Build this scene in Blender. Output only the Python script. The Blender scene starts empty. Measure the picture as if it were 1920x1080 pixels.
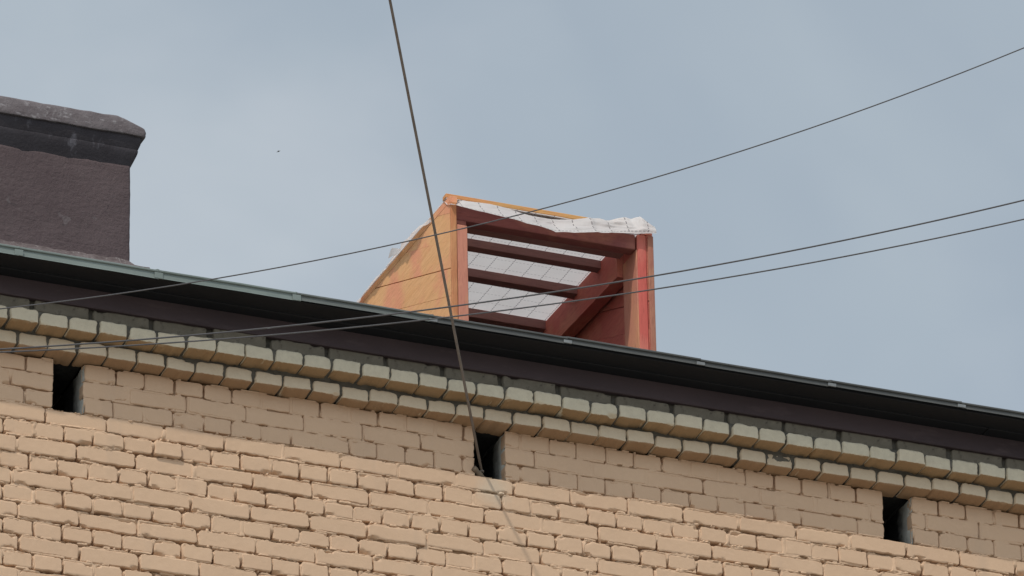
import bpy, math, random
import numpy as np
from mathutils import Vector, Matrix

# ------------------------------------------------------------------ camera, sky, sun, exposure
SC = bpy.context.scene
COL = SC.collection
Z0 = 15.99                      # height of the wall top (underside of the brick cornice) above the ground
R = math.radians
TH, PS, RO = R(27.92564), R(21.75065), R(-1.13688)
fwd = Vector((math.sin(PS)*math.cos(TH), math.cos(PS)*math.cos(TH), math.sin(TH)))
rgt = Vector((math.cos(PS), -math.sin(PS), 0.0)); upv = rgt.cross(fwd)
rr = math.cos(RO)*rgt + math.sin(RO)*upv; uu = -math.sin(RO)*rgt + math.cos(RO)*upv
cam_d = bpy.data.cameras.new('camera'); cam = bpy.data.objects.new('camera', cam_d); COL.objects.link(cam)
cam_d.sensor_width = 36.0; cam_d.lens = 36.0*14032.4/1920.0
cam_d.clip_start = 0.5; cam_d.clip_end = 9000.0
cam.matrix_world = Matrix(((rr.x, uu.x, -fwd.x, -8.24729), (rr.y, uu.y, -fwd.y, -26.44745),
                           (rr.z, uu.z, -fwd.z, Z0-14.39341), (0, 0, 0, 1)))
SC.camera = cam

SUN_AZ, SUN_EL = R(46.3), R(52.7)          # azimuth: degrees to the left of the wall's outward normal
sun_vec = Vector((-math.sin(SUN_AZ)*math.cos(SUN_EL), -math.cos(SUN_AZ)*math.cos(SUN_EL), math.sin(SUN_EL)))
sl = bpy.data.lights.new('sun', 'SUN'); sl.energy = 2.1; sl.angle = R(0.9); sl.color = (1.0, 0.93, 0.83)
so = bpy.data.objects.new('sun', sl); COL.objects.link(so)
so.rotation_euler = sun_vec.to_track_quat('Z', 'Y').to_euler(); so.location = (-20, -20, 40)

SKY_OFF = (0.0, 0.0, 0.0)
W = bpy.data.worlds.new('World'); SC.world = W; W.use_nodes = True
wn, wl = W.node_tree.nodes, W.node_tree.links; wn.clear()
w_out = wn.new('ShaderNodeOutputWorld'); w_bg = wn.new('ShaderNodeBackground'); w_bg.inputs['Strength'].default_value = 0.1
sky = wn.new('ShaderNodeTexSky'); sky.sky_type = 'NISHITA'; sky.sun_disc = False
sky.sun_elevation = SUN_EL; sky.sun_rotation = math.atan2(sun_vec.x, sun_vec.y)
sky.air_density = 1.0; sky.dust_density = 2.0; sky.ozone_density = 1.0
w_tc = wn.new('ShaderNodeTexCoord')
w_n1 = wn.new('ShaderNodeTexNoise'); w_n1.inputs['Scale'].default_value = 9.0; w_n1.inputs['Detail'].default_value = 4.0; w_n1.inputs['Roughness'].default_value = 0.5; w_n1.inputs['Distortion'].default_value = 0.6
w_r = wn.new('ShaderNodeMapRange'); w_r.inputs['From Min'].default_value = 0.3; w_r.inputs['From Max'].default_value = 0.7
w_r.inputs['To Min'].default_value = 0.50; w_r.inputs['To Max'].default_value = 0.86
w_mix = wn.new('ShaderNodeMix'); w_mix.data_type = 'RGBA'
# thin high cloud: pale and blue-grey veils, brighter towards the sun as haze scatters forward
w_mp = wn.new('ShaderNodeMapping'); w_mp.inputs['Location'].default_value = SKY_OFF
w_n2 = wn.new('ShaderNodeTexNoise'); w_n2.inputs['Scale'].default_value = 7.0; w_n2.inputs['Detail'].default_value = 5.0; w_n2.inputs['Roughness'].default_value = 0.52; w_n2.inputs['Distortion'].default_value = 0.8
w_r2 = wn.new('ShaderNodeMapRange'); w_r2.interpolation_type = 'SMOOTHSTEP'; w_r2.inputs['From Min'].default_value = 0.38; w_r2.inputs['From Max'].default_value = 0.64
w_c = wn.new('ShaderNodeMix'); w_c.data_type = 'RGBA'
w_c.inputs['A'].default_value = (4.35, 5.0, 5.48, 1); w_c.inputs['B'].default_value = (5.2, 5.7, 6.1, 1)
w_dot = wn.new('ShaderNodeVectorMath'); w_dot.operation = 'DOT_PRODUCT'; w_dot.inputs[1].default_value = sun_vec
w_cl = wn.new('ShaderNodeMath'); w_cl.operation = 'MAXIMUM'; w_cl.inputs[1].default_value = 0.0
w_pw = wn.new('ShaderNodeMath'); w_pw.operation = 'POWER'; w_pw.inputs[1].default_value = 2.0
w_ma = wn.new('ShaderNodeMath'); w_ma.operation = 'MULTIPLY_ADD'; w_ma.inputs[1].default_value = 1.5; w_ma.inputs[2].default_value = 1.0
w_sc = wn.new('ShaderNodeVectorMath'); w_sc.operation = 'SCALE'
wl.new(w_tc.outputs['Generated'], w_mp.inputs['Vector']); wl.new(w_mp.outputs['Vector'], w_n2.inputs['Vector']); wl.new(w_n2.outputs['Fac'], w_r2.inputs['Value'])
wl.new(w_r2.outputs['Result'], w_c.inputs['Factor'])
wl.new(w_tc.outputs['Generated'], w_dot.inputs[0]); wl.new(w_dot.outputs['Value'], w_cl.inputs[0]); wl.new(w_cl.outputs['Value'], w_pw.inputs[0]); wl.new(w_pw.outputs['Value'], w_ma.inputs[0])
wl.new(w_c.outputs['Result'], w_sc.inputs[0]); wl.new(w_ma.outputs['Value'], w_sc.inputs['Scale']); wl.new(w_sc.outputs['Vector'], w_mix.inputs['B'])
wl.new(w_tc.outputs['Generated'], w_n1.inputs['Vector']); wl.new(w_n1.outputs['Fac'], w_r.inputs['Value'])
wl.new(w_r.outputs['Result'], w_mix.inputs['Factor']); wl.new(sky.outputs['Color'], w_mix.inputs['A'])
wl.new(w_mix.outputs['Result'], w_bg.inputs['Color']); wl.new(w_bg.outputs['Background'], w_out.inputs['Surface'])

SC.view_settings.view_transform = 'Standard'; SC.view_settings.look = 'None'
SC.view_settings.gamma = 1.0; SC.view_settings.use_curve_mapping = False
SC.view_settings.exposure = 0.12
SC.cycles.max_bounces = 8; SC.cycles.diffuse_bounces = 4

# ------------------------------------------------------------------ helpers
def vnoise(x, y, seed=0):
    xi = np.floor(x).astype(np.int64); yi = np.floor(y).astype(np.int64)
    fx = x-xi; fy = y-yi; fx = fx*fx*(3-2*fx); fy = fy*fy*(3-2*fy)
    def h(a, b):
        n = (a*374761393 + b*668265263 + seed*974634777) & 0xffffffff
        n = ((n ^ (n >> 13))*1274126177) & 0xffffffff
        n = n ^ (n >> 16)
        return (n & 0xffff)/65535.0
    return (h(xi, yi)*(1-fx)+h(xi+1, yi)*fx)*(1-fy)+(h(xi, yi+1)*(1-fx)+h(xi+1, yi+1)*fx)*fy
def fbm(x, y, seed=0, o=4):
    s = 0; a = .5; t = 0
    for i in range(o):
        s = s+a*vnoise(x*2**i, y*2**i, seed+17*i); t += a; a *= .5
    return s/t                                  # 0..1

WLOC = {}
def place(o, parent, loc):
    loc = Vector(loc)
    if parent is not None:
        o.parent = parent; o.location = loc-WLOC[parent.name]
    else: o.location = loc
    WLOC[o.name] = loc
def empty(name, loc, label, cat, parent=None, group=None):
    o = bpy.data.objects.new(name, None); COL.objects.link(o); o.empty_display_size = .2
    place(o, parent, loc)
    if label: o['label'] = label
    if cat: o['category'] = cat
    if group: o['group'] = group
    return o
def mk(name, verts, faces, mat, parent=None, loc=(0, 0, Z0), smooth=False, kind=None, label=None, sharp=None):
    me = bpy.data.meshes.new(name)
    me.from_pydata([tuple(v) for v in verts] if not isinstance(verts, np.ndarray) else verts.tolist(), [], faces if not isinstance(faces, np.ndarray) else faces.tolist())
    if mat: me.materials.append(mat)
    if smooth: me.polygons.foreach_set('use_smooth', [True]*len(me.polygons))
    if sharp is not None: me.set_sharp_from_angle(angle=R(sharp))
    me.update()
    o = bpy.data.objects.new(name, me); COL.objects.link(o); place(o, parent, loc)
    if kind: o['kind'] = kind
    if label: o['label'] = label
    return o
def box_vf(x0, x1, y0, y1, z0, z1, c=0.0):
    """box with small chamfers c on every edge"""
    if c <= 0:
        v = [(x, y, z) for x in (x0, x1) for y in (y0, y1) for z in (z0, z1)]
        return v, [(0, 1, 3, 2), (4, 6, 7, 5), (0, 4, 5, 1), (2, 3, 7, 6), (0, 2, 6, 4), (1, 5, 7, 3)]
    lo = (x0, y0, z0); hi = (x1, y1, z1); v = []; idx = {}
    for s in [(a, b, d) for a in (0, 1) for b in (0, 1) for d in (0, 1)]:
        for ax in range(3):
            p = []
            for i in range(3):
                base = hi[i] if s[i] else lo[i]
                if i != ax: base += -c if s[i] else c
                p.append(base)
            idx[(s, ax)] = len(v); v.append(tuple(p))
    f = []
    for ax in range(3):
        o1, o2 = [i for i in range(3) if i != ax]
        for sd in (0, 1):
            q = []
            for a, b in ((0, 0), (1, 0), (1, 1), (0, 1)):
                s = [0, 0, 0]; s[ax] = sd; s[o1] = a; s[o2] = b; q.append(idx[(tuple(s), ax)])
            f.append(q)
    for ax in range(3):                         # edges along ax
        o1, o2 = [i for i in range(3) if i != ax]
        for a in (0, 1):
            for b in (0, 1):
                s0 = [0, 0, 0]; s0[o1] = a; s0[o2] = b; s1 = list(s0); s1[ax] = 1
                f.append([idx[(tuple(s0), o1)], idx[(tuple(s1), o1)], idx[(tuple(s1), o2)], idx[(tuple(s0), o2)]])
    for s in [(a, b, d) for a in (0, 1) for b in (0, 1) for d in (0, 1)]:
        f.append([idx[(s, 0)], idx[(s, 1)], idx[(s, 2)]])
    return v, f
def fixn(o):
    import bmesh
    bm = bmesh.new(); bm.from_mesh(o.data); bmesh.ops.recalc_face_normals(bm, faces=bm.faces); bm.to_mesh(o.data); bm.free()
    return o
def box(name, x0, x1, y0, y1, z0, z1, mat, parent, c=.003, **k):
    v, f = box_vf(x0, x1, y0, y1, z0, z1, c); return fixn(mk(name, v, f, mat, parent, **k))
def merge(parts):
    V = []; Fc = []
    for v, f in parts:
        b = len(V); V += [tuple(p) for p in v]; Fc += [tuple(i+b for i in q) for q in f]
    return V, Fc
def tube_vf(pts, rad, n=8):
    V = []; Fc = []; pts = [Vector(p) for p in pts]
    for i, p in enumerate(pts):
        t = (pts[min(i+1, len(pts)-1)]-pts[max(i-1, 0)]).normalized()
        a = t.cross(Vector((0, 0, 1)) if abs(t.z) < .95 else Vector((1, 0, 0))).normalized(); b = t.cross(a)
        rd = rad(i) if callable(rad) else rad
        for k in range(n):
            q = 2*math.pi*k/n; V.append(p+a*(rd*math.cos(q))+b*(rd*math.sin(q)))
    for i in range(len(pts)-1):
        for k in range(n):
            Fc.append((i*n+k, i*n+(k+1) % n, (i+1)*n+(k+1) % n, (i+1)*n+k))
    Fc.append(tuple(range(n))); Fc.append(tuple(range((len(pts)-1)*n, len(pts)*n)))
    return V, Fc

# ------------------------------------------------------------------ materials
class N:
    def __init__(s, name, rough=.8, spec=.3):
        s.m = bpy.data.materials.new(name); s.m.use_nodes = True; s.nt = s.m.node_tree; s.n = s.nt.nodes; s.l = s.nt.links
        s.b = s.n['Principled BSDF']; s.b.inputs['Roughness'].default_value = rough; s.b.inputs['Specular IOR Level'].default_value = spec
        s._geo = None; s._tc = None
    def pos(s):
        if not s._geo: s._geo = s.n.new('ShaderNodeNewGeometry')
        return s._geo.outputs['Position']
    def obj(s):
        if not s._tc: s._tc = s.n.new('ShaderNodeTexCoord')
        return s._tc.outputs['Object']
    def noise(s, vec, scale, detail=4, rough=.55, stretch=None, dist=0, w=None):
        if stretch:
            mp = s.n.new('ShaderNodeMapping'); mp.inputs['Scale'].default_value = stretch; s.l.new(vec, mp.inputs['Vector']); vec = mp.outputs['Vector']
        t = s.n.new('ShaderNodeTexNoise'); t.inputs['Scale'].default_value = scale; t.inputs['Detail'].default_value = detail
        t.inputs['Roughness'].default_value = rough; t.inputs['Distortion'].default_value = dist
        if w is not None: t.noise_dimensions = '4D'; s.l.new(w, t.inputs['W'])
        s.l.new(vec, t.inputs['Vector']); return t.outputs['Fac']
    def ramp(s, f, a, b, lo=0., hi=1.):
        r = s.n.new('ShaderNodeMapRange'); r.inputs['From Min'].default_value = a; r.inputs['From Max'].default_value = b
        r.inputs['To Min'].default_value = lo; r.inputs['To Max'].default_value = hi; s.l.new(f, r.inputs['Value']); return r.outputs['Result']
    def mix(s, f, a, b, mode='MIX'):
        m = s.n.new('ShaderNodeMix'); m.data_type = 'RGBA'; m.blend_type = mode
        for sock, val in (('Factor', f), ('A', a), ('B', b)):
            if hasattr(val, 'links'): s.l.new(val, m.inputs[sock])
            elif sock == 'Factor': m.inputs[sock].default_value = val
            else: m.inputs[sock].default_value = (*val, 1) if len(val) == 3 else val
        return m.outputs['Result']
    def math(s, op, a, b=0., c=None):
        m = s.n.new('ShaderNodeMath'); m.operation = op
        for i, v in enumerate((a, b) if c is None else (a, b, c)):
            if hasattr(v, 'links'): s.l.new(v, m.inputs[i])
            else: m.inputs[i].default_value = v
        return m.outputs['Value']
    def sep(s, v):
        x = s.n.new('ShaderNodeSeparateXYZ'); s.l.new(v, x.inputs['Vector']); return x.outputs
    def rnd(s):
        i = s.n.new('ShaderNodeObjectInfo'); return i.outputs['Random']
    def col(s, c):
        if hasattr(c, 'links'): s.l.new(c, s.b.inputs['Base Color'])
        else: s.b.inputs['Base Color'].default_value = (*c, 1)
        return s
    def bump(s, h, dist=.002, strength=1.):
        b = s.n.new('ShaderNodeBump'); b.inputs['Distance'].default_value = dist; b.inputs['Strength'].default_value = strength
        s.l.new(h, b.inputs['Height']); s.l.new(b.outputs['Normal'], s.b.inputs['Normal']); return s

# peach masonry paint
def paint_mat(name, brickmap=False):
    a = N(name, .82, .25); P = a.pos()
    base = (.590, .412, .276)
    c = a.mix(a.ramp(a.noise(P, 2.2, 4), .35, .7), base, (.555, .384, .258))
    c = a.mix(a.ramp(a.noise(P, 30, 5, .6), .5, .8, 0, .35), c, (.66, .47, .325))
    c = a.mix(a.ramp(a.rnd(), 0, 1, 0, .22), c, (.545, .368, .244))
    gr = a.noise(P, 260, 3, .6)
    c = a.mix(a.ramp(gr, .62, .8, 0, .3), c, (.40, .29, .20))
    # rain streaks and a limewash spill under the middle vent
    st = a.noise(P, 9, 4, .6, (1, 1, .18))
    c = a.mix(a.ramp(st, .56, .78, 0, .28), c, (.42, .32, .24))
    vm = a.n.new('ShaderNodeVectorMath'); vm.operation = 'DISTANCE'; a.l.new(P, vm.inputs[0]); vm.inputs[1].default_value = (2.20, 0, Z0-.285)
    dd = a.math('ADD', vm.outputs['Value'], a.math('MULTIPLY', a.noise(P, 16, 4), .10))
    c = a.mix(a.ramp(dd, .08, .15, .42, 0), c, (.50, .46, .37))
    if brickmap:
        bt = a.n.new('ShaderNodeTexBrick'); mp = a.n.new('ShaderNodeMapping'); mp.inputs['Rotation'].default_value = (R(90), 0, 0)
        a.l.new(P, mp.inputs['Vector']); a.l.new(mp.outputs['Vector'], bt.inputs['Vector'])
        bt.inputs['Scale'].default_value = 1; bt.inputs['Brick Width'].default_value = .26; bt.inputs['Row Height'].default_value = .0765; bt.inputs['Mortar Size'].default_value = .006
        inv = a.math('SUBTRACT', 1., bt.outputs['Fac']); a.bump(inv, .008)
    else:
        a.bump(a.math('ADD', a.math('MULTIPLY', gr, .35), a.noise(P, 60, 5, .65)), .0010)
    a.col(c); return a.m
M_paint = paint_mat('peach_masonry_paint'); M_paint_far = paint_mat('peach_painted_brickwork', True)

# cream header bricks, ochre paint on their lower edge and underside
def header_mat(name, paintcol, spill, tint=0.):
    a = N(name, .85, .2); O = a.obj(); rn = a.rnd()
    w = a.math('MULTIPLY', rn, 37.)
    cr = a.mix(a.ramp(a.noise(O, 30, 4, .6, None, 0, w), .35, .7), (.585, .53, .405), (.50, .45, .345))
    cr = a.mix(a.ramp(rn, 0, 1, 0, .35), cr, (.62, .53, .39))
    cr = a.mix(a.ramp(a.noise(O, 140, 3, .6, None, 0, w), .58, .75, 0, .35), cr, (.30, .26, .20))
    cr = a.mix(tint, cr, (.56, .42, .29))
    z = a.sep(O)['Z']
    edge = a.math('ADD', z, a.math('MULTIPLY', a.noise(O, 42, 4, .6, (1, .3, .3), 0, w), -.011))
    f = a.ramp(edge, -.0325+spill, -.0310+spill, 1, 0)
    c = a.mix(f, cr, paintcol)
    top = a.math('ADD', z, a.math('MULTIPLY', a.noise(O, 60, 4, .6, None, 0, w), .016))
    c = a.mix(a.ramp(top, .032, .041, 0, .85), c, (.17, .155, .13))      # grey mortar smeared on the upper edge
    a.bump(a.noise(O, 110, 4, .6, None, 0, w), .003); a.col(c); return a.m
M_head_up = header_mat('cream_header_brick', (.305, .205, .112), -.001)
M_head_lo = header_mat('cream_peach_header_brick', (.32, .205, .118), .001, .45)
def plain(name, c1, c2, scale=8, rough=.85, spec=.25, bscale=90, bdist=.002, c3=None, stretch=None, metal=0):
    a = N(name, rough, spec); P = a.obj()
    c = a.mix(a.ramp(a.noise(P, scale, 5, .6, stretch), .35, .68), c1, c2)
    if c3: c = a.mix(a.ramp(a.noise(P, scale*3.1, 4, .6, stretch), .58, .74), c, c3)
    a.col(c); a.b.inputs['Metallic'].default_value = metal
    if bdist: a.bump(a.noise(P, bscale, 4, .6), bdist)
    return a.m
M_mortar = plain('grey_cornice_mortar', (.085, .079, .067), (.145, .134, .112), 14, .92, .15, 70, .004, (.075, .07, .062))
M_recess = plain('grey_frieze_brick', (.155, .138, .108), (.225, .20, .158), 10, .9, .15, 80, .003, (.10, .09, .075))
M_void = plain('shade_black_vent_lining', (.022, .022, .022), (.045, .045, .043), 18, .95, .1, 60, .004)  # the shade inside the vents is put into this near-black colour
def jamb_mat():                                  # light fading into the vent, painted as pale front edge to dark depth
    a = N('light_graded_vent_jamb', .92, .15); P = a.pos()
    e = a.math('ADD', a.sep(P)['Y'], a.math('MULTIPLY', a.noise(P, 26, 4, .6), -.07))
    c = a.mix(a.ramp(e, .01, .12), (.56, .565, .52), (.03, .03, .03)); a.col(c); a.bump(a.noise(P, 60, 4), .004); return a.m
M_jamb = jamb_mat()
M_frieze = plain('plum_brown_frieze_paint', (.070, .050, .054), (.052, .038, .042), 6, .6, .3, 60, .0008, (.085, .063, .066), (.3, 1, 1))
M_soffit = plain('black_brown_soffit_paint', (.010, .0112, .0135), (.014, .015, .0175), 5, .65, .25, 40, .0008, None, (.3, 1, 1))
M_roof = plain('dark_grey_roof_sheet', (.060, .062, .060), (.085, .088, .084), 6, .5, .4, 30, .0005, (.11, .11, .10), (.4, 1, 1))
M_roof_pale = plain('pale_green_roof_sheet', (.185, .222, .207), (.15, .18, .168), 6, .5, .4, 30, .0005, (.14, .17, .16), (.4, 1, 1))
M_roof_mid = plain('grey_green_roof_sheet', (.125, .14, .132), (.095, .105, .10), 6, .5, .4, 30, .0005, (.16, .175, .165), (.4, 1, 1))
M_clip = plain('bare_zinc_fold', (.20, .215, .22), (.15, .16, .165), 30, .5, .4, 60, .0004)
def chimney_mat():
    a = N('dark_plum_chimney_render', .85, .3); P = a.pos()
    c = a.mix(a.ramp(a.noise(P, 5, 5, .6), .35, .68), (.074, .053, .056), (.094, .069, .072))
    c = a.mix(a.ramp(a.noise(P, 60, 4, .65), .56, .72, 0, .6), c, (.105, .088, .088))
    c = a.mix(a.ramp(a.noise(P, 24, 3, .5, (1, 1, 2.5)), .68, .74, 0, .7), c, (.04, .032, .034))
    c = a.mix(a.ramp(a.noise(P, 13, 2, .4), .70, .73, 0, .3), c, (.17, .155, .16))
    bt = a.n.new('ShaderNodeTexBrick'); mp = a.n.new('ShaderNodeMapping'); mp.inputs['Rotation'].default_value = (R(90), 0, 0)
    a.l.new(P, mp.inputs['Vector']); a.l.new(mp.outputs['Vector'], bt.inputs['Vector'])
    bt.inputs['Scale'].default_value = 1; bt.inputs['Brick Width'].default_value = .26; bt.inputs['Row Height'].default_value = .0765; bt.inputs['Mortar Size'].default_value = .007; bt.inputs['Mortar Smooth'].default_value = 1.
    h = a.math('ADD', a.math('MULTIPLY', bt.outputs['Fac'], -.06), a.math('MULTIPLY', a.noise(P, 40, 5, .65), 1.2))
    a.bump(h, .006); a.col(c); return a.m
M_ch = chimney_mat()
M_cap = plain('weathered_dark_concrete_cap', (.105, .088, .093), (.165, .146, .153), 7, .85, .3, 70, .004, (.30, .285, .295), (1, 1, 1.6))
M_corbel = plain('shade_dark_plum_corbel', (.030, .026, .031), (.045, .041, .048), 5, .8, .3, 60, .003, (.13, .125, .145), (1, 1, .4))  # darker than the chimney: shade under the cap slab painted in
M_collar = plain('plum_splashed_mortar', (.085, .066, .066), (.15, .125, .125), 26, .9, .2, 80, .004, (.30, .28, .275))

def wood(name, c1, c2, c3, axis, rough=.75, knots=True):
    a = N(name, rough, .25); O = a.obj(); rn = a.rnd(); w = a.math('MULTIPLY', rn, 53.)
    st = {'y': (6, .7, 6), 'x': (.7, 6, 6), 'z': (6, 6, .7)}[axis]
    g = a.noise(O, 5, 5, .6, st, .6, w); fine = a.noise(O, 26, 4, .65, st, .3, w)
    c = a.mix(a.ramp(g, .32, .68), c1, c2)
    blot = a.noise(O, 3.6, 4, .6, (1, 1, .8), .4, w)
    c = a.mix(a.ramp(blot, .46, .60, 0, .85), c, c3)
    c = a.mix(a.ramp(fine, .50, .72, 0, .5), c, tuple(.6*x for x in c2))
    if knots:
        v = a.n.new('ShaderNodeTexVoronoi'); v.inputs['Scale'].default_value = 4.2; a.l.new(O, v.inputs['Vector'])
        c = a.mix(a.ramp(a.math('ADD', v.outputs['Distance'], a.math('MULTIPLY', fine, .04)), .055, .10, .75, 0), c, (.26, .10, .035))
    a.col(c); a.bump(a.math('ADD', g, fine), .0018); return a.m
M_plank = wood('orange_primed_plank', (.76, .42, .20), (.71, .365, .160), (.73, .30, .175), 'y')
M_post = wood('pink_red_primed_post', (.56, .24, .165), (.50, .20, .14), (.60, .29, .16), 'z', knots=False)
M_red = wood('bright_red_primed_post', (.56, .125, .10), (.50, .105, .085), (.58, .20, .15), 'z', knots=False)
M_edge = wood('rusty_orange_board_edge', (.52, .22, .10), (.45, .17, .08), (.56, .28, .13), 'z', knots=False)
M_edge2 = wood('dull_brown_board_edge', (.37, .14, .10), (.29, .11, .08), (.42, .21, .13), 'z', knots=False)
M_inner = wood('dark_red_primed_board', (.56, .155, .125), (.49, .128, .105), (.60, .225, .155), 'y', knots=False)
M_joist = wood('brown_red_primed_lath', (.27, .135, .122), (.23, .112, .102), (.31, .155, .13), 'x', knots=False)
M_lintel = wood('red_primed_lintel', (.24, .078, .070), (.20, .064, .058), (.34, .14, .095), 'x', knots=False)
M_batten = wood('ochre_primed_batten', (.62, .35, .14), (.54, .28, .10), (.58, .25, .10), 'x', knots=False)

def membrane_mat(name):
    a = N(name, .55, .3); O = a.obj(); xyz = a.sep(O)
    uvn = a.n.new('ShaderNodeUVMap'); uv = a.sep(uvn.outputs['UV'])
    def line(p, q):                             # dashed line across p, dashes along q
        fp = a.math('ABSOLUTE', a.math('SUBTRACT', a.math('FRACT', a.math('DIVIDE', p, .088)), .5))
        fq = a.math('FRACT', a.math('DIVIDE', q, .0176))
        return a.math('MULTIPLY', a.math('LESS_THAN', fp, .028), a.math('LESS_THAN', fq, .62))
    ln = a.math('MAXIMUM', line(uv['X'], uv['Y']), a.math('MULTIPLY', line(uv['Y'], uv['X']), .5))
    c = a.mix(a.ramp(a.noise(O, 9, 4), .35, .7), (.79, .76, .745), (.75, .715, .70))
    c = a.mix(a.math('MULTIPLY', ln, .72), c, (.14, .12, .13))
    a.col(c); a.bump(a.noise(O, 45, 4, .6), .003)
    tr = a.n.new('ShaderNodeBsdfTranslucent'); a.l.new(c, tr.inputs['Color'])
    mx = a.n.new('ShaderNodeMixShader'); mx.inputs['Fac'].default_value = .42
    a.l.new(a.b.outputs['BSDF'], mx.inputs[1]); a.l.new(tr.outputs['BSDF'], mx.inputs[2])
    a.l.new(mx.outputs['Shader'], a.n['Material Output'].inputs['Surface']); return a.m
M_mem = membrane_mat('printed_roof_membrane')
M_wire = plain('dark_grey_wire', (.085, .083, .088), (.11, .108, .11), 20, .7, .3, 60, 0)
M_cable = plain('brown_grey_cable', (.20, .165, .138), (.14, .118, .102), 30, .8, .25, 200, .001)
M_peg = plain('weathered_wood_peg', (.20, .155, .11), (.13, .10, .075), 30, .9, .2, 90, .002)
M_bird = plain('dark_feathers', (.045, .042, .042), (.07, .065, .06), 20, .8, .2, 60, 0)
M_ground = plain('pale_courtyard_asphalt', (.31, .285, .25), (.37, .345, .305), .4, .9, .2, 30, .004)

# ------------------------------------------------------------------ ground
g = mk('ground', [(-4000, -4000, 0), (4000, -4000, 0), (4000, 4000, 0), (-4000, 4000, 0)], [(0, 1, 2, 3)], M_ground, loc=(0, 0, 0), kind='structure')

# ------------------------------------------------------------------ building
CO = .0765                                      # height of one brick course
B = empty('building', (2.3, 0, 0), 'peach painted brick building with corbelled cornice, dark eave and plum chimney', 'building')
HOLES = [(.238, .372), (2.116, 2.258), (4.014, 4.149)]
HZ0, HZ1 = -3*CO-.006, .0                       # the vents are three courses tall

# wall: relief of paint-smothered mortar behind the bricks
PH = {1: .120, 2: .052, 3: .118, 4: .211, 5: .027, 6: .080, 7: .005, 8: .067, 9: .027, 10: .094, 11: .029, 12: .100, 13: .030, 14: .100}
def phase(k): return PH[k] if k in PH else PH[11+(k % 2 == 0)]
def unit(k): return .13 if k % 2 else .26
def axis_pts(lo, a, b, hi, fine, coarse):
    return np.unique(np.round(np.concatenate([np.arange(lo, a, coarse), np.arange(a, b, fine), np.arange(b, hi+1e-6, coarse)]), 5))
rng = random.Random(4)
EDGES = {}
for k in range(1, 26):                          # vertical joints of every course
    un = unit(k); ph = phase(k); x = ph-un*math.ceil((ph+1.35)/un); e = []
    while x < 6.7: e.append(x+rng.uniform(-.004, .004)); x += un
    EDGES[k] = np.array(e)
OUT = {k: np.array([rng.gauss(.0014, .0012) if k <= 3 else max(.001, rng.gauss(.0040+.0004*min(k, 14), .0026)+(.005 if rng.random() < .12 else 0)) for _ in EDGES[k]]) for k in EDGES}
gx = axis_pts(-1.3, -.12, 4.86, 6.6, .0038, .016)
for h0, h1 in HOLES:
    for e in (h0, h1): gx[np.argmin(abs(gx-e))] = e
zl_ = [0.]
for k in range(1, 25):                          # grid rows crowd into the bed joints
    fine = [-.032, -.022, -.017, -.0125, -.0105, -.0085, -.0068, -.0052, -.0038, -.0024, -.0012, 0, .0012, .0024, .0036, .0048, .006, .0075, .0095, .0125, .0175, .024] if k <= 14 else [-.02, -.007, -.003, 0, .003, .007]
    zl_ += [-k*CO+q for q in sorted(fine, reverse=True)]
gz = np.array([z for z in zl_ if z <= 0]); gz = np.unique(np.round(gz, 5))[::-1]
gz[np.argmin(abs(gz-HZ0))] = HZ0
GX, GZ = np.meshgrid(gx, gz, indexing='ij')
tt = -GZ/CO; kk = np.floor(tt); upw = -(((tt-kk)+.5) % 1-.5)*CO
n1 = fbm(GX*26, GZ*40, 3, 4)-.5; n2 = fbm(GX*110, GZ*110, 9, 3)-.5; n3 = fbm(GX*8, GZ*14, 21, 3)-.5
low = np.clip((kk-2.2+(upw > 0)*0)/1., 0, 1)    # the upper three courses are filled almost flush
DX = np.full(GX.shape, 9.)                      # signed distance to the nearest vertical joint of the course
REF = np.zeros(GX.shape)                        # face of the brick that the mortar is struck flush with
def ref_of(k):
    e = EDGES[min(k, 25)]; o = OUT[min(k, 25)]; idx = np.clip(np.searchsorted(e, gx), 1, len(e)-1)
    dl = gx-e[idx-1]; dr = gx-e[idx]
    return np.where(np.abs(dl) < np.abs(dr), dl, dr), np.where(-dr < .012, o[idx], o[idx-1])
for k in range(1, 26):
    col = np.where(np.floor(-gz/CO+1e-9).astype(int)+1 == k)[0]
    if len(col) == 0: continue
    d0, r0 = ref_of(k); d1, r1 = ref_of(k+1)
    DX[:, col] = d0[:, None]
    u_ = upw[:, col]; w_ = np.where(u_ > 0, np.exp(-(u_/.012)**2), 0)
    REF[:, col] = r0[:, None]*(1-w_)+r1[:, None]*w_
lo_ = low > .5
rough = 1+2.2*np.clip(n3*5, 0, 1)
flush = REF*1000-.7+np.where(lo_, (n1*4.5+n2*5)*rough, n1*2.5+n2*2.5)
ov_ = np.clip((np.abs(upw)-.0060)/.006, 0, 1)*np.clip((np.abs(DX)-.0060)/.006, 0, 1)
flush = flush-ov_*np.where(lo_, 5.0, 3.0)        # paint thins out over the brick edges
crk = fbm(GX*19, kk*7.3+(upw < 0)*7.3, 55, 3)    # where a crevice opens under the bricks
cd = np.clip((crk-np.where(lo_, .46, .53))/.05, 0, 1)
cw = np.where(lo_, .0048, .0024)+.0075*np.clip((crk-.45)/.2, 0, 1)
sm_ = np.clip((upw-(.0045-cw))/.0018, 0, 1)
bedcrack = sm_*sm_*(3-2*sm_)*(upw > -.012)*cd*np.where(lo_, 34, 20)
vc = fbm(np.round((GX-DX)/.03)*3.1, kk*5.1, 88, 2)
vertcrack = np.clip((np.where(lo_, .0062, .0045)-np.abs(DX+.0048))/.0025, 0, 1)*np.clip((vc-np.where(lo_, .48, .48))/.08, 0, 1)*np.where(lo_, 34, 26)*(.5+.9*(fbm(GX*40, GZ*55, 91, 2)))
pitv = fbm(np.round((GX-DX)/.02)*4.7, kk*3.3+(upw < 0), 97, 2)
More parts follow.
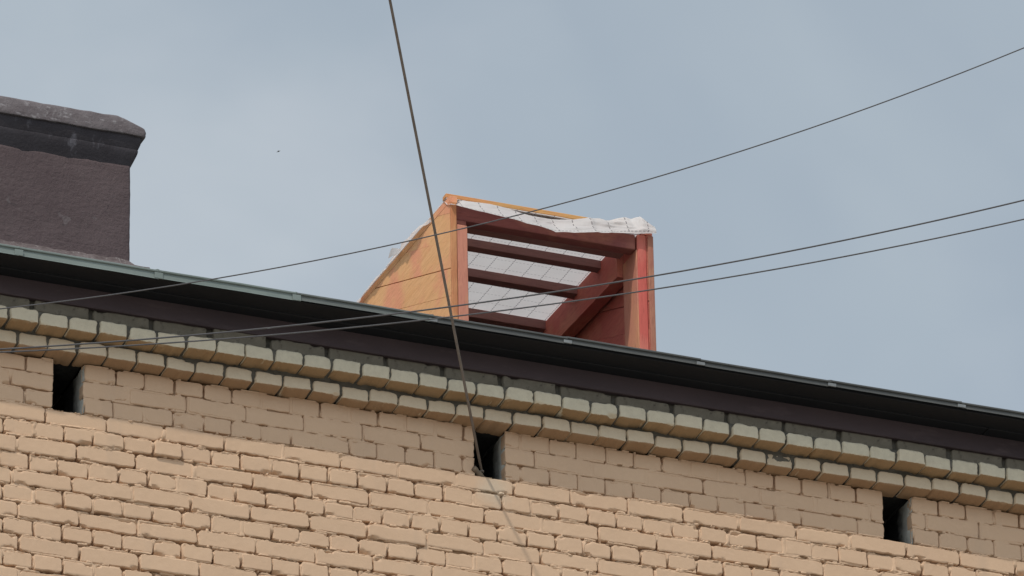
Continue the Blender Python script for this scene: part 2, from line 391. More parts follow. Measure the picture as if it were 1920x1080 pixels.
pit = np.exp(-(DX/.010)**2-((np.abs(upw)-.002)/.011)**2)*np.clip((pitv-np.where(lo_, .54, .62))/.06, 0, 1)*34
def wave(x, z): return (fbm(np.asarray(x)*1.6+3., np.asarray(z)*4., 33, 3)-.5)*.016*np.clip(-np.asarray(z)/.12, 0, 1)
inside = np.clip((np.abs(upw)-.0125)/.006, 0, 1)*np.clip((np.abs(DX)-.0125)/.006, 0, 1)     # behind the brick faces
HH = (flush-np.maximum(np.maximum(bedcrack, vertcrack), pit))*.001
HH = np.clip(HH, -.034, .0105)*(1-inside)-.012*inside
WV = np.stack([GX, -HH, GZ+wave(GX, np.floor(-GZ/CO+.5)*-CO)*(GZ < HZ0-.03)], -1).reshape(-1, 3)
nz_ = len(gz); I, J = np.meshgrid(np.arange(len(gx)-1), np.arange(nz_-1), indexing='ij')
cxm = (gx[I]+gx[I+1])/2; czm = (gz[J]+gz[J+1])/2
keep = np.ones(I.shape, bool)
for h0, h1 in HOLES: keep &= ~((cxm > h0) & (cxm < h1) & (czm > HZ0))
i0 = (I*nz_+J)[keep]
WF = np.stack([i0, i0+1, i0+nz_+1, i0+nz_], -1)
wall = mk('wall', WV, WF, M_paint, B, smooth=True)
# the rest of the building's walls, far outside the frame
xa, xb, yb, zl = -12., 18., 10., -Z0
wv, wf = merge([([(xa, .02, zl), (xb, .02, zl), (xb, .02, -1.89), (xa, .02, -1.89)], [(0, 1, 2, 3)]),
                ([(xa, .02, -1.89), (-1.29, .02, -1.89), (-1.29, .02, .24), (xa, .02, .24)], [(0, 1, 2, 3)]),
                ([(6.59, .02, -1.89), (xb, .02, -1.89), (xb, .02, .24), (6.59, .02, .24)], [(0, 1, 2, 3)]),
                ([(xa, .02, zl), (xa, .02, .24), (xa, yb, .24), (xa, yb, zl)], [(0, 1, 2, 3)]),
                ([(xb, .02, zl), (xb, yb, zl), (xb, yb, .24), (xb, .02, .24)], [(0, 1, 2, 3)]),
                ([(xa, yb, zl), (xa, yb, .24), (xb, yb, .24), (xb, yb, zl)], [(0, 1, 2, 3)])])
mk('outer_wall', wv, wf, M_paint_far, B)

# bricks
def brick_vf(w, h, d, seed, res=.006, chip=.6, rnd_r=.006, amp=1.0, rcm=1.0):
    r = np.random.RandomState(seed)
    nx, nz = max(4, int(round(w/res))), max(4, int(round(h/res)))
    u = np.linspace(-1, 1, nx+1); v = np.linspace(-1, 1, nz+1)
    # crowd grid lines towards the edges
    u = np.sign(u)*(1-(1-np.abs(u))**1.25); v = np.sign(v)*(1-(1-np.abs(v))**1.25)
    X, Z = np.meshgrid(u*w/2, v*h/2, indexing='ij')
    E = np.minimum(w/2-np.abs(X), h/2-np.abs(Z)); Xo, Zo = X.copy(), Z.copy()
    rc = np.where(X < 0, np.where(Z < 0, r.uniform(.004, .013), r.uniform(.004, .016)), np.where(Z < 0, r.uniform(.004, .013), r.uniform(.005, .018)))*np.where(Z > 0, rcm, 1.0)
    rc = np.minimum(rc, h*.42)
    a = np.clip((np.abs(X)-(w/2-rc))/rc, 0, 1); b = np.clip((np.abs(Z)-(h/2-rc))/rc, 0, 1)
    both = (a > 0) & (b > 0)
    X = np.where(both, np.sign(X)*(w/2-rc+rc*a*np.sqrt(1-b*b/2)), X); Z = np.where(both, np.sign(Z)*(h/2-rc+rc*b*np.sqrt(1-a*a/2)), Z)
    s0 = r.uniform(0, 90)
    ef = np.exp(-E/.010)
    X = X+ef*(fbm(Zo*48+s0, Xo*48+s0, seed, 4)-.5)*.008*amp; Z = Z+ef*(fbm(Xo*34+s0, Zo*45-s0, seed+5, 4)-.5)*.010*amp
    re = rnd_r*r.uniform(.7, 1.3)
    q = np.clip(1-E/re, 0, 1); Y = re*(1-np.sqrt(np.maximum(0, 1-q*q)))
    Y = Y+(fbm(Xo*22+s0, Zo*22+s0, seed+9, 3)-.5)*.0014+(fbm(Xo*75+s0, Zo*75, seed+12, 2)-.5)*.0009+(Xo*r.uniform(-.018, .018)+Zo*r.uniform(-.035, .03))
    for _ in range(r.poisson(chip)):
        cx = r.choice([-1, 1])*w/2*r.uniform(.5, 1.05); cz = r.choice([-1, -1, 1])*(h/2+.004)
        rad = r.uniform(.010, .021); dist = np.hypot((Xo-cx)/r.uniform(1, 2.4), Zo-cz)+(fbm(Xo*90, Zo*90, seed+31, 3)-.5)*.010
        Y = np.maximum(Y, Y*.3+np.clip((rad-dist)*1.6, 0, .020))
    V = np.stack([X, Y, Z], -1).reshape(-1, 3).tolist(); n = nz+1
    Fc = [(i*n+j, (i+1)*n+j, (i+1)*n+j+1, i*n+j+1) for i in range(nx) for j in range(nz)]
    ring = [i*n for i in range(nx+1)]+[nx*n+j for j in range(1, nz+1)]+[i*n+nz for i in range(nx-1, -1, -1)]+[j for j in range(nz-1, 0, -1)]
    b0 = len(V)
    for i in ring: V.append([V[i][0], d, V[i][2]])
    L = len(ring)
    for i in range(L): Fc.append((ring[(i+1) % L], ring[i], b0+i, b0+(i+1) % L))
    return V, Fc

def view_bottom(x): return -1.037+.1573*x       # lowest wall point the photograph shows at x
stuffV, nb = [], 0
for k in range(1, 25):
    zc = -(k-.5)*CO; edges = EDGES[k]
    segs = []
    for bi, (a, b) in enumerate(zip(edges[:-1], edges[1:])):
        if k <= 3:                              # cut at the vents
            cur = [(a, b)]
            for h0, h1 in HOLES:
                nxt = []
                for p, q in cur:
                    if q <= h0 or p >= h1: nxt.append((p, q)); continue
                    if h0-p > .028: nxt.append((p, h0+.004))
                    if q-h1 > .028: nxt.append((h1-.004, q))
                cur = nxt
            segs += [(p, q, bi) for p, q in cur]
        else: segs.append((a, b, bi))
    for a, b, bi in segs:
        jw = rng.uniform(.006, .012); w = b-a-jw; h = CO-(rng.uniform(.0075, .0115) if k <= 3 else rng.uniform(.0085, .0160))
        cx = (a+b)/2; up = k <= 3
        dz = rng.uniform(-.0018, .0018)+(float(wave(cx, -(k-.5)*CO)) if k > 4 else 0); out = OUT[k][bi]
        inview = (-.02 < b and a < 4.72) and (-(k-1)*CO > view_bottom(min(max(cx, 0), 4.7))-.01)
        if inview:
            v, f = brick_vf(w, h, .05, 1000+nb, .0058, .3 if up else .8, .0028 if up else .0030, .8 if up else 1.1, 1.0 if up else 1.3)
            o = mk('brick', v, f, M_paint, wall, loc=(cx, -out, Z0+zc+dz), smooth=True, sharp=33)
            o.rotation_euler = (0, R(rng.gauss(0, .5)), 0); nb += 1
        else:
            v, f = brick_vf(w, h, .05, 5000+len(stuffV), .012, .6, .006, 1.0)
            stuffV.append(([(p[0]+cx, p[1]-out, p[2]+zc+dz) for p in v], f))
v, f = merge(stuffV); mk('outlying_brick', v, f, M_paint, wall, smooth=True, kind='stuff')

# vents: dark brick-lined shafts
for h0, h1 in HOLES:
    d = .42; z0, z1 = HZ0, .012
    jv = []; jf = []
    ny, nzv = 30, 18
    for i in range(ny+1):
        for j in range(nzv+1):
            y = .002+d*i/ny; z = z0+(-.003-z0)*j/nzv
            jv.append((h1+.003+(float(fbm(np.array(y*40.), np.array(z*40.), int(h0*100), 3))-.5)*.010, y, z))
    jf = [(i*(nzv+1)+j, i*(nzv+1)+j+1, (i+1)*(nzv+1)+j+1, (i+1)*(nzv+1)+j) for i in range(ny) for j in range(nzv)]
    sh = merge([([(h0-.002, 0, z0), (h0-.002, d, z0), (h0-.002, d, z1), (h0-.002, 0, z1)], [(0, 1, 2, 3)]),
                ([(h0-.002, d, z0), (h1+.004, d, z0), (h1+.004, d, z1), (h0-.002, d, z1)], [(0, 1, 2, 3)]),
                ([(h0-.002, -.002, z0-.001), (h1+.004, -.002, z0-.001), (h1+.004, d, z0-.001), (h0-.002, d, z0-.001)], [(0, 1, 2, 3)]),
                ([(h0-.002, 0, z1), (h1+.004, 0, z1), (h1+.004, d, z1), (h0-.002, d, z1)], [(3, 2, 1, 0)])])
    vo = mk('vent', sh[0], sh[1], M_void, B)
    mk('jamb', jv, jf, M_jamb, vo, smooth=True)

# cornice: two corbelled header courses and a set-back stretcher course on a mortar core
def core_profile(prof, x0, x1, step, seed, amp):
    nx = int((x1-x0)/step); V = []; n = len(prof)
    for i in range(nx+1):
        x = x0+step*i
        for j, (y, z) in enumerate(prof):
            s = float(fbm(np.array(x*30.), np.array(j*3.7), seed, 3))-.5
            V.append((x, y+s*amp, z+s*amp*.4))
    Fc = [(i*n+j, (i+1)*n+j, (i+1)*n+j+1, i*n+j+1) for i in range(nx) for j in range(n-1)]
    return V, Fc
cprof = [(.05, .012), (-.03, .014), (-.046, .015), (-.057, .020), (-.061, .04), (-.059, .064), (-.054, .077), (-.058, .0865), (-.095, .0885), (-.116, .0905), (-.126, .097), (-.129, .12), (-.127, .140), (-.114, .149), (-.080, .158), (-.068, .165), (-.066, .19), (-.066, .222), (-.07, .232)]
cv, cf = core_profile(cprof, -1.3, 6.6, .010, 5, .007)
cornice = fixn(mk('cornice', cv, cf, M_mortar, B, smooth=True))
far_c = merge([core_profile(cprof, xa, -1.3, .5, 5, .0), core_profile(cprof, 6.6, xb, .5, 5, .0)])
fixn(mk('outlying_cornice', far_c[0], far_c[1], M_head_up, B))
sv = []
for row, (off, yf, zb, mat) in enumerate([(.0, -.138, .0785, M_head_up), (.062, -.070, .0030, M_head_lo)]):
    i = -9
    while True:
        x0 = i*.13+off; i += 1
        if x0 > 6.45: break
        w = .13-rng.uniform(.005, .012); h = (.0670 if row == 0 else .0635)-rng.uniform(0, .004); cx = x0+.065+rng.uniform(-.002, .002)
        yo = yf+rng.gauss(0, .0045); zc = zb+h/2+rng.gauss(0, .0014)+(float(fbm(np.array(cx*1.3), np.array(row*9.), 44, 2))-.5)*.007
        inview = x0 > -.14 and x0 < 4.75
        v, f = brick_vf(w, h, .115, 9000+row*200+i, .0058 if inview else .012, .18, .0080, 1.4, 1.9)
        if inview:
            o = mk('header_brick', v, f, mat, cornice, loc=(cx, yo, Z0+zc), smooth=True, sharp=40); o.rotation_euler = (R(rng.gauss(0, .8)), R(rng.gauss(0, .7)), R(rng.gauss(0, .8)))
        else: sv.append(([(p[0]+cx, p[1]+yo, p[2]+zc) for p in v], f))
v, f = merge(sv); mk('outlying_header_brick', v, f, M_head_up, cornice, smooth=True, kind='stuff')
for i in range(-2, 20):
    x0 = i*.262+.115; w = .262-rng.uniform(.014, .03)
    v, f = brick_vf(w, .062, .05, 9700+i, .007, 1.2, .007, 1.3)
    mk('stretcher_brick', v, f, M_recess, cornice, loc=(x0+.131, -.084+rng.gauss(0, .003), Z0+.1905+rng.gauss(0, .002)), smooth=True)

# eave: frieze board, soffit boards, folded sheet-metal roof
eave = box('eave', xa, xb, -.075, .1, .232, .318, M_soffit, B, c=0)
for i in range(4):
    x0 = -6.4+i*5.6
    box('frieze_board', x0, x0+5.598, -.102+.001*(i % 2), -.074, .2165, .303, M_frieze, eave, c=.003)
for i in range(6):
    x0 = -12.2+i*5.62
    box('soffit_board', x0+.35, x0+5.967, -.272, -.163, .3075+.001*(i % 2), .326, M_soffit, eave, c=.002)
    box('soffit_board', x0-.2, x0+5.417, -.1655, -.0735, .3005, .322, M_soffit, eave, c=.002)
ye, ze, sl_ = -.285, .343, .394
def roof_z(y): return ze+sl_*(y-ye)
ridge_y = 5.0
rv, rf = merge([([(x0, ye+.004, roof_z(ye+.004)-.012), (x1, ye+.004, roof_z(ye+.004)-.012), (x1, ridge_y, roof_z(ridge_y)-.012), (x0, ridge_y, roof_z(ridge_y)-.012)], [(0, 1, 2, 3)]) for x0, x1 in [(xa, xb)]]
               +[([(xa, ridge_y, roof_z(ridge_y)-.012), (xb, ridge_y, roof_z(ridge_y)-.012), (xb, 10.3, .343), (xa, 10.3, .343)], [(0, 1, 2, 3)]),
                 ([(xa, -.2, .30), (xa, 10, .30), (xa, ridge_y, roof_z(ridge_y)-.014)], [(0, 1, 2)]), ([(xb, -.2, .30), (xb, 10, .30), (xb, ridge_y, roof_z(ridge_y)-.014)], [(0, 2, 1)])])
roof = mk('roof', rv, rf, M_roof, B)
SEAM0, SEAMP = .6025, .6125
def panel_vf(x0, x1, drop, tilt, seed):
    n = max(2, int((x1-x0)/.06)); V = []; prof_n = 9; jz = .0018*math.sin(seed*2.7)
    for i in range(n+1):
        x = x0+(x1-x0)*i/n; s = float(fbm(np.array(x*3.1), np.array(seed*1.7), 8, 3))-.5
        dz = .010*s+jz; dy = .010*s
        prof = [(ridge_y, roof_z(ridge_y)), (.35, roof_z(.35)), (ye+.02, roof_z(ye+.02)+dz), (ye+dy, ze+.002+dz), (ye-.0045+dy, ze-.002+dz), (ye-.004+dy, ze-.0075+dz), (ye+.003+dy, ze-.010+dz),
                (ye+.001+tilt+dy, ze-drop+.006+dz), (ye-.005+tilt+dy, ze-drop+dz)]
        V += [(x, y, z) for y, z in prof]
    Fc = [(i*prof_n+j, i*prof_n+j+1, (i+1)*prof_n+j+1, (i+1)*prof_n+j) for i in range(n) for j in range(prof_n-1)]
    return V, Fc
for i in range(-4, 11):
    x0 = SEAM0+SEAMP*(i-1); x1 = x0+SEAMP
    drop = {-4: .042, -3: .042, -2: .042, -1: .043, 0: .043, 1: .041, 2: .036, 3: .033, 4: .033, 5: .032}.get(i, .031)
    mt = M_roof_pale if i <= 1 else (M_roof_mid if i in (2,) else M_roof)
    v, f = panel_vf(x0+.0003, x1-.0003, drop, .0, i+20); p = mk('roof_panel', v, f, mt, roof, smooth=True, sharp=35)
    # standing seam at the right edge, its folded end showing at the eave
    tv, tf = box_vf(x1-.004, x1+.004, ye+.0, ye+.004, ze, ze+.02, 0)
    S = [(x1-.004, ye, ze), (x1+.004, ye, ze), (x1+.004, ye, ze+.004), (x1-.004, ye, ze+.004)]
    S = S+[(a, ye+.3, roof_z(ye+.3)+(.024 if j > 1 else 0)) for j, (a, b_, c_) in enumerate(S)]+[(a, ridge_y, roof_z(ridge_y)+(.024 if j > 1 else 0)) for j, (a, b_, c_) in enumerate(S[:4])]
    fixn(mk('standing_seam', S, [(0, 1, 2, 3)]+[(4*q+a, 4*q+(a+1) % 4, 4*q+4+(a+1) % 4, 4*q+4+a) for q in (0, 1) for a in range(4)], mt, roof))
    box('seam_fold', x1-.018, x1+.019, ye-(.0075 if i > 1 else .0055), ye-.001, ze-drop+.002+(.0 if i > 1 else .0), ze-drop+(.017 if i > 1 else .030), M_clip if i > 1 else M_roof_pale, roof, c=.001)

# chimney on the left
def rounded_ring(x0, x1, y0, y1, rc, step=.03):
    P = []
    cs = [(x1-rc, y0+rc, -90), (x1-rc, y1-rc, 0), (x0+rc, y1-rc, 90), (x0+rc, y0+rc, 180)]
    for cx, cy, a0 in cs:
        for q in range(5):
            a = R(a0+22.5*q); P.append((cx+rc*math.cos(a), cy+rc*math.sin(a)))
    out = []
    for a, b in zip(P, P[1:]+P[:1]):
        n = max(1, int(math.hypot(b[0]-a[0], b[1]-a[1])/step))
        for i in range(n): out.append((a[0]+(b[0]-a[0])*i/n, a[1]+(b[1]-a[1])*i/n))
    return out
CX0, CX1, CY0, CY1 = -.75, .690, .35, .95
def lathe_box(prof, amp, seed, rc=.012, cap=True, freq=22, jag=None):
    base = rounded_ring(CX0, CX1, CY0, CY1, rc); cxm, cym = (CX0+CX1)/2, (CY0+CY1)/2; n = len(base); V = []
    for j, (o, z) in enumerate(prof):
        for i, (x, y) in enumerate(base):
            dx = np.clip((x-cxm)/((CX1-CX0)/2-.0), -1, 1); dy = np.clip((y-cym)/((CY1-CY0)/2), -1, 1)
            ox = o*(1 if x > CX1-rc*1.01 else (-1 if x < CX0+rc*1.01 else 0)); oy = o*(-1 if y < CY0+rc*1.01 else (1 if y > CY1-rc*1.01 else 0))
            if x > CX1-rc*1.01 and CY0+rc*1.01 <= y <= CY1-rc*1.01: ox = o
            s = float(fbm(np.array(x*freq+y*freq*1.3), np.array(z*freq*1.4+seed), seed, 4))-.5
            s2 = float(fbm(np.array(x*freq*.9-y*freq), np.array(z*freq+9.1), seed+3, 3))-.5
            # slip the x/y of straight runs outward in proportion so corners keep square
            V.append((x+ox+(amp*s if ox or abs(dx) > .97 else 0), y+oy+(amp*s if oy or abs(dy) > .9 else 0), z+amp*.8*s2))
    m = len(prof)
    Fc = [(j*n+i, j*n+(i+1) % n, (j+1)*n+(i+1) % n, (j+1)*n+i) for j in range(m-1) for i in range(n)]
    if cap: Fc.append(tuple(range((m-1)*n, m*n)))
    return V, Fc
prof = [(0, .35)]+[(0, .6+.03*i) for i in range(20)]+[(0, 1.183)]
v, f = lathe_box(prof, .0075, 2)
chimney = mk('chimney', v, f, M_ch, B, smooth=True, label='dark plum rendered chimney with a weathered concrete cap')
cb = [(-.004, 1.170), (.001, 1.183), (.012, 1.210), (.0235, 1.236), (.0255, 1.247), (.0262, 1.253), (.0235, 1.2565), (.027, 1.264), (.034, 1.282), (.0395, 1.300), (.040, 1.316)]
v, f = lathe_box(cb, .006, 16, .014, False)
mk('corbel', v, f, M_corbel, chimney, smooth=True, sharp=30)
cp = [(.030, 1.3135), (.0505, 1.3115), (.0525, 1.316), (.0528, 1.335), (.0527, 1.360), (.0524, 1.382), (.0495, 1.391), (.040, 1.398), (.026, 1.403), (.006, 1.408), (-.1, 1.425), (-.2, 1.43)]
v, f = lathe_box(cp, .009, 6, .016)
# the right-hand corner of the cap is worn to a slope
v = [(x, y, z-(max(0, x-.62)*.36*min(1, max(0, (z-1.33)/.05)))) for x, y, z in v]
mk('cap', v, f, M_cap, chimney, smooth=True, sharp=38)
kp = [(.075, .45), (.075, .642), (.070, .664), (.045, .682), (.022, .699), (.003, .722), (-.01, .727)]
v, f = lathe_box(kp, .020, 12, .014, False, 30)
mk('collar', v, f, M_collar, chimney, smooth=True)

# ------------------------------------------------------------------ unfinished timber dormer on the roof
XL, XR_, YF, ZT = 2.178, 3.134, .400, 1.335
def top_z(y): return ZT+.045*(y-YF)
D = empty('dormer', (2.655, YF, Z0+roof_z(YF)), 'unfinished orange and red timber dormer frame roofed with white membrane', 'dormer')
def clip_poly(P, a, b, c):                      # keep a*y+b*z<=c
    out = []
    for p, q in zip(P, P[1:]+P[:1]):
        dp = a*p[0]+b*p[1]-c; dq = a*q[0]+b*q[1]-c
        if dp <= 0: out.append(p)
        if dp*dq < 0: t = dp/(dp-dq); out.append((p[0]+(q[0]-p[0])*t, p[1]+(q[1]-p[1])*t))
    return out
def plank_poly(o0, o1, ztop_off, yfront):
    P = [(yfront, -5), (3.2, -5), (3.2, 5), (yfront, 5)]
    P = clip_poly(P, sl_, -1, -(o0-sl_*YF)); P = clip_poly(P, -sl_, 1, (o1-sl_*YF))
    P = clip_poly(P, -.045, 1, ZT-.045*YF-ztop_off)
    return clip_poly(P, -sl_, -1, 9)
def prism_x(P, x0, x1):
    n = len(P); V = [(x0, y, z) for y, z in P]+[(x1, y, z) for y, z in P]
    Fc = [tuple(range(n)), tuple(range(n, 2*n))]+[(i, (i+1) % n, n+(i+1) % n, n+i) for i in range(n)]
    return V, Fc
r2 = random.Random(11)
offs = [.560, .703, .840, .976, 1.113, 1.250, 1.40]; GAP = [.0005, .0004, .0008, .0022, .0003, .0003, .0003]
for side in (0, 1):
    for i, (o0, o1) in enumerate(zip(offs[:-1], offs[1:])):
        P = plank_poly(o0+GAP[i], o1-GAP[i+1], .032, YF+r2.uniform(-.001, .001))
        if len(P) < 3: continue
        jx = r2.uniform(-.0006, .0006)
        x0 = XL+jx if side == 0 else XR_-.026+jx
        V, Fc = prism_x(P, x0, x0+.026); fixn(mk('plank', V, Fc, M_plank if side == 0 else M_inner, D))
    x0 = XL-.001 if side == 0 else XR_-.034
    V = []; Pt = [(YF-.004, top_z(YF)-.031), (2.25, top_z(2.25)-.031), (2.25, top_z(2.25)), (YF-.004, top_z(YF))]
    V, Fc = prism_x(Pt, x0, x0+.035); fixn(mk('top_rail', V, Fc, M_plank if side == 0 else M_inner, D))
# posts and the boards that close the cheeks' front ends
box('corner_board', XL-.001, XL+.026, YF-.015, YF-.003, roof_z(YF)-.03, 1.300, M_edge, D, c=.002)
box('corner_board', XR_-.024, XR_+.002, YF-.013, YF-.003, roof_z(YF)-.03, 1.298, M_edge2, D, c=.002)
box('added_lit_post_lining', XR_-.0755, XR_-.0700, YF+.002, YF+.160, roof_z(YF)-.03, 1.226, M_post, D, c=.001)  # added lining, its lighter colour stands for light on the post's inner side
box('post', XL+.029, XL+.0775, YF-.012, YF+.038, roof_z(YF)-.03, 1.194, M_post, D, c=.003)
box('post', XR_-.0695, XR_-.0275, YF-.001, YF+.160, roof_z(YF)-.03, 1.302, M_red, D, c=.003, label='bright red primed right post')
box('lintel', XL+.028, XR_-.077, YF+.006, YF+.062, 1.226, 1.302, M_lintel, D, c=.003)
box('lintel_block', XL+.028, XL+.078, YF+.004, YF+.060, 1.1955, 1.2245, M_lintel, D, c=.002)
# rafters plates along both cheeks, laths across
for x0, x1 in ((XL+.028, XL+.075), (3.034, 3.094)):
    P = [(YF+.165, 1.168), (2.0, top_z(2.0)-.158), (2.2, top_z(2.2)-.060), (2.2, top_z(2.2)-.012), (YF+.165, top_z(YF+.165)-.012)]
    V, Fc = prism_x(P, x0, x1); fixn(mk('wall_plate', V, Fc, M_inner, D))
for y, w, h in ((.500, .050, .085), (.755, .048, .040), (1.037, .052, .042), (1.425, .052, .045), (1.80, .05, .042)):
    z1 = top_z(y)-.006
    box('lath', XL+.070, 3.041, y, y+w, z1-h, z1, M_joist, D, c=.0015)
# roofing membrane over the laths
def sheet(name, grid, uvs, thick, mat, parent, label=None):
    nu, nv = len(grid), len(grid[0]); V = [p for row in grid for p in row]
    Fc = [(i*nv+j, (i+1)*nv+j, (i+1)*nv+j+1, i*nv+j+1) for i in range(nu-1) for j in range(nv-1)]
    o = mk(name, V, Fc, mat, parent, smooth=True, label=label); uvl = o.data.uv_layers.new(name='UVMap')
    UV = [q for row in uvs for q in row]
    for lp in o.data.loops: uvl.data[lp.index].uv = UV[lp.vertex_index]
    return o
ys = np.linspace(YF+.025, 2.28, 90); xs = np.linspace(XL-.004, XR_+.004, 44)
grid = [[(x, y, top_z(y)+.0015+(float(fbm(np.array(x*5.), np.array(y*6.), 41, 3))-.5)*.008) for y in ys] for x in xs]
sheet('membrane', grid, [[(x, y) for y in ys] for x in xs], .001, M_mem, D, 'white roofing membrane printed with a dashed grid')
# its front flap, crumpled over the lintel
tx = [2.172, 2.264, 2.414, 2.55, 2.64, 2.73, 2.817, 2.95, 3.111, 3.140]
lowz = [1.288, 1.272, 1.260, 1.243, 1.230, 1.243, 1.256, 1.284, 1.308, 1.312]
cx_ = [2.172, 2.24, 2.365, 2.45, 2.566, 2.66, 2.76, 2.83, 2.896, 2.947, 2.985, 3.024, 3.060, 3.087, 3.12, 3.140]
crz = [1.300, 1.323, 1.327, 1.322, 1.303, 1.300, 1.318, 1.343, 1.352, 1.356, 1.372, 1.388, 1.383, 1.372, 1.348, 1.338]
grid = []; uvs = []
for i in range(121):
    x = 2.172+(3.140-2.172)*i/120; lz = float(np.interp(x, tx, lowz)); cz = float(np.interp(x, cx_, crz))
    row = []; ur = []
    fold = float(np.interp(x, [2.17, 2.5, 2.65, 2.8, 2.95, 3.14], [.2, .5, 1, .7, 1, .9]))
    flare = float(np.interp(x, [2.17, 2.3, 2.75, 2.86, 2.95, 3.14], [.020, .075, .085, .065, .004, .0]))
    lean = float(np.interp(x, [2.17, 2.20, 2.24, 2.84, 2.93, 3.14], [.02, .02, .0, .0, .060, .055]))
    lean *= 1 if x < 3.05 else max(0, 1-(x-3.05)/.03);  lz -= flare*.48+.013*min(1, max(0, (x-2.84)/.06)); cz += .012*min(1, max(0, (x-2.82)/.08))*(1 if x < 3.08 else .3); fy = float(np.interp(x, [2.86, 2.92], [.400, .377]))
    for j in range(33):
        t = j/32
        if t < .35:
            s = t/.35; y = .470-(.470-fy-lean)*s; z = 1.342*(1-s)+cz*s+.004*math.sin(math.pi*s)
        else:
            s = (t-.35)/.65; y = fy+lean*(1-s)-.012*s-flare*s**1.3; z = cz+(lz-cz)*s
        dv = float(fbm(np.array(x*11.+z*9), np.array(z*22.-x*6), 60, 2))-.5
        dw = abs(float(fbm(np.array(x*6.-z*22), np.array(z*12.+x*4), 66, 2))-.5)
        y += (dv*.016-dw*.040+.004)*fold*(.3+.7*min(1, t*2)); z += dv*.008*fold*(1 if t > .2 else t*5)
        row.append((x, min(y, .470), z)); ur.append((x+.02, .2+(t*.13 if t < .35 else .0455+(t-.35)*.11)))
    grid.append(row); uvs.append(ur)
sheet('membrane_flap', grid, uvs, .001, M_mem, D)
# ragged left edge hanging out past the cheek
grid = []; uvs = []
for i in range(140):
    y = .62+1.25*i/139; q = float(fbm(np.array(y*9.), np.array(.3), 71, 4)); env = min(1, (y-.62)/.12)*min(1, max(.35, (1.95-y)/.7))
    ov = (.018+.050*max(0, q-.33))*env*(1.25 if .72 < y < 1.15 else .8); dr = .016+.03*(float(fbm(np.array(y*14.), np.array(5.3), 73, 3))-.3)
    row = []; ur = []
    for j in range(7):
        s = j/6; row.append((XL+.006-(.006+ov)*s, y+.004*math.sin(j*2+i*.7), top_z(y)+.003+.006*math.sin(math.pi*s)-dr*s*s)); ur.append((XL-ov*s+.044, y+.02))
    grid.append(row); uvs.append(ur)
sheet('membrane_edge', grid, uvs, .001, M_mem, D)
# torn scrap sticking out of that edge
scrap = [[(XL-.01-.022*a, .985+.05*b+.02*a, top_z(1.0)+.004+.012*a*math.sin(2.2*b+1)-.01*b*a) for b in (0, .35, .7, 1.)] for a in (0, .5, 1., 1.4)]
sheet('membrane_scrap', scrap, [[(.03+.001*b, .03+.001*a) for b in range(4)] for a in range(4)], .001, M_mem, D)
box('batten', XL-.006, 3.02, YF+.030, YF+.072, 1.3415, 1.3640, M_batten, D, c=.003)

# ------------------------------------------------------------------ wires
CAMP = Vector((-8.24729, -26.44745, Z0-14.39341))
def px(x, y, Y):
    d = fwd+rr*((x-960)/14032.4)-uu*((y-540)/14032.4); t = (Y-CAMP.y)/d.y; return CAMP+d*t
def wire(name, pts, Y, rad, label, group):
    P = np.array([px(x, y, Y) for x, y in pts]); c = np.polyfit(P[:, 0], P[:, 2], 2)
    x0, x1 = P[:, 0].min()-6, P[:, 0].max()+6; xs_ = np.linspace(x0, x1, 120)
    def zf(x):
        lo, hi = P[:, 0].min()-.6, P[:, 0].max()+.6; xc = min(max(x, lo), hi)
        return np.polyval(c, xc)+(2*c[0]*xc+c[1])*(x-xc)
    V, Fc = tube_vf([(x-0, Y, zf(x)) for x in xs_], rad, 8)
    mid = Vector((xs_[60], Y, zf(xs_[60])))
    o = fixn(mk(name, [tuple(Vector(v)-mid) for v in V], Fc, M_wire, None, loc=mid, smooth=True)); o['label'] = label; o['category'] = 'wire'; o['group'] = group
wire('overhead_wire', [(1920, 90), (1000, 390), (860, 433), (640, 487), (480, 507.5), (355, 528), (250, 545), (125, 563), (0, 581)], -3.2, .0026, 'topmost thin overhead wire, rising steepest across the sky to the right', 'overhead wires crossing in front of the eave')
wire('overhead_wire', [(1920, 376), (1240, 512), (860, 576), (725, 590), (624, 602), (480, 617.5), (300, 634), (150, 645.5), (0, 654)], -3.6, .0033, 'upper wire of the near-parallel pair crossing the dormer opening', 'overhead wires crossing in front of the eave')
wire('overhead_wire', [(1920, 412), (1222, 540), (900, 588), (806, 598.5), (699, 611), (582, 621.6), (480, 632), (300, 646), (150, 653.5), (0, 658)], -3.6, .0030, 'lower wire of the near-parallel pair crossing the dormer opening', 'overhead wires crossing in front of the eave')
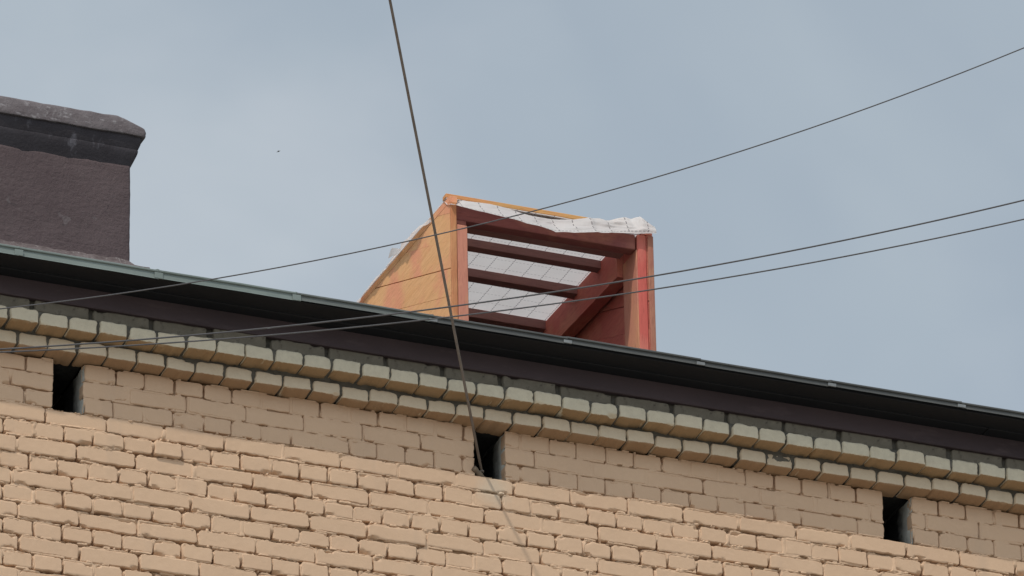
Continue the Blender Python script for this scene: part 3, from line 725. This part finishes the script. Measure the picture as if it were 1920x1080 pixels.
# thick cable tied to a peg in the middle vent
p0 = px(903, 884, .012); p1 = px(731, 0, -1.19); dr_ = p1-p0
K = empty('cable', p0, 'thick brown grey cable running steeply up from the middle wall vent', 'cable')
pts = [p0+dr_*(i/30*6.) for i in range(-0, 31)]
V, Fc = tube_vf([q for q in pts], .0061, 10)
fixn(mk('cable_line', [tuple(v) for v in V], Fc, M_cable, K, loc=(0, 0, 0), smooth=True))
ax = Vector((2.108, -.010, Z0-.203)); bx_ = Vector((2.168, .018, Z0-.238))
V, Fc = tube_vf([ax+(bx_-ax)*(i/6) for i in range(7)], lambda i: .0125+.0015*math.sin(i*2.3), 9)
fixn(mk('peg', [tuple(v) for v in V], Fc, M_peg, K, loc=(0, 0, 0), smooth=True))
V, Fc = tube_vf([p0+Vector((.008*math.cos(a), .008*math.sin(a), -.004+.003*a/6)) for a in [i*.5 for i in range(26)]], .0026, 6)
fixn(mk('binding', [tuple(v) for v in V], Fc, M_cable, K, loc=(0, 0, 0), smooth=True))

# ------------------------------------------------------------------ bird far off
bc = px(522, 284, 300.)
sections = [(-.10, .004, .002), (-.075, .012, .010), (-.04, .022, .020), (0, .028, .026), (.04, .024, .024), (.065, .018, .019), (.085, .017, .018), (.102, .010, .011), (.122, .002, .002)]
V = []; nS = 8
for x, ry, rz in sections: V += [(x, ry*math.cos(2*math.pi*q/nS), rz*math.sin(2*math.pi*q/nS)) for q in range(nS)]
Fc = [(i*nS+q, i*nS+(q+1) % nS, (i+1)*nS+(q+1) % nS, (i+1)*nS+q) for i in range(len(sections)-1) for q in range(nS)]+[tuple(range(nS))]
for sd in (-1, 1):                              # swept wings welded at the shoulder
    b0 = len(V); rows = [(.03, -.035, .02, .012), (.045, -.025, .07, .030), (.03, -.015, .12, .030), (-.005, -.025, .17, .018), (-.05, -.052, .205, .002)]
    for le, te, yy, zz in rows: V += [(le, sd*yy, zz+.004), (le, sd*yy, zz-.003), (te, sd*yy, zz)]
    for i in range(4):
        for a in range(3): Fc.append((b0+3*i+a, b0+3*i+(a+1) % 3, b0+3*i+3+(a+1) % 3, b0+3*i+3+a))
    Fc.append((b0+12, b0+13, b0+14)); Fc.append((b0, b0+1, b0+2))
b0 = len(V); V += [(-.09, .006, .002), (-.09, -.006, .002), (-.165, .030, .0), (-.145, 0, .002), (-.165, -.030, .0), (-.09, 0, -.004)]
Fc += [(b0, b0+2, b0+3), (b0+1, b0+3, b0+4), (b0, b0+3, b0+1), (b0+5, b0+2, b0), (b0+5, b0+1, b0+4), (b0+5, b0+3, b0+2), (b0+5, b0+4, b0+3)]
bird = fixn(mk('bird', V, Fc, M_bird, None, loc=bc, smooth=True)); bird.rotation_euler = (R(25), R(-18), R(-35)); bird.scale = (.9, .9, .9)
bird['label'] = 'tiny dark bird flying in the sky between the chimney and the cable'; bird['category'] = 'bird'
print('bricks', nb)
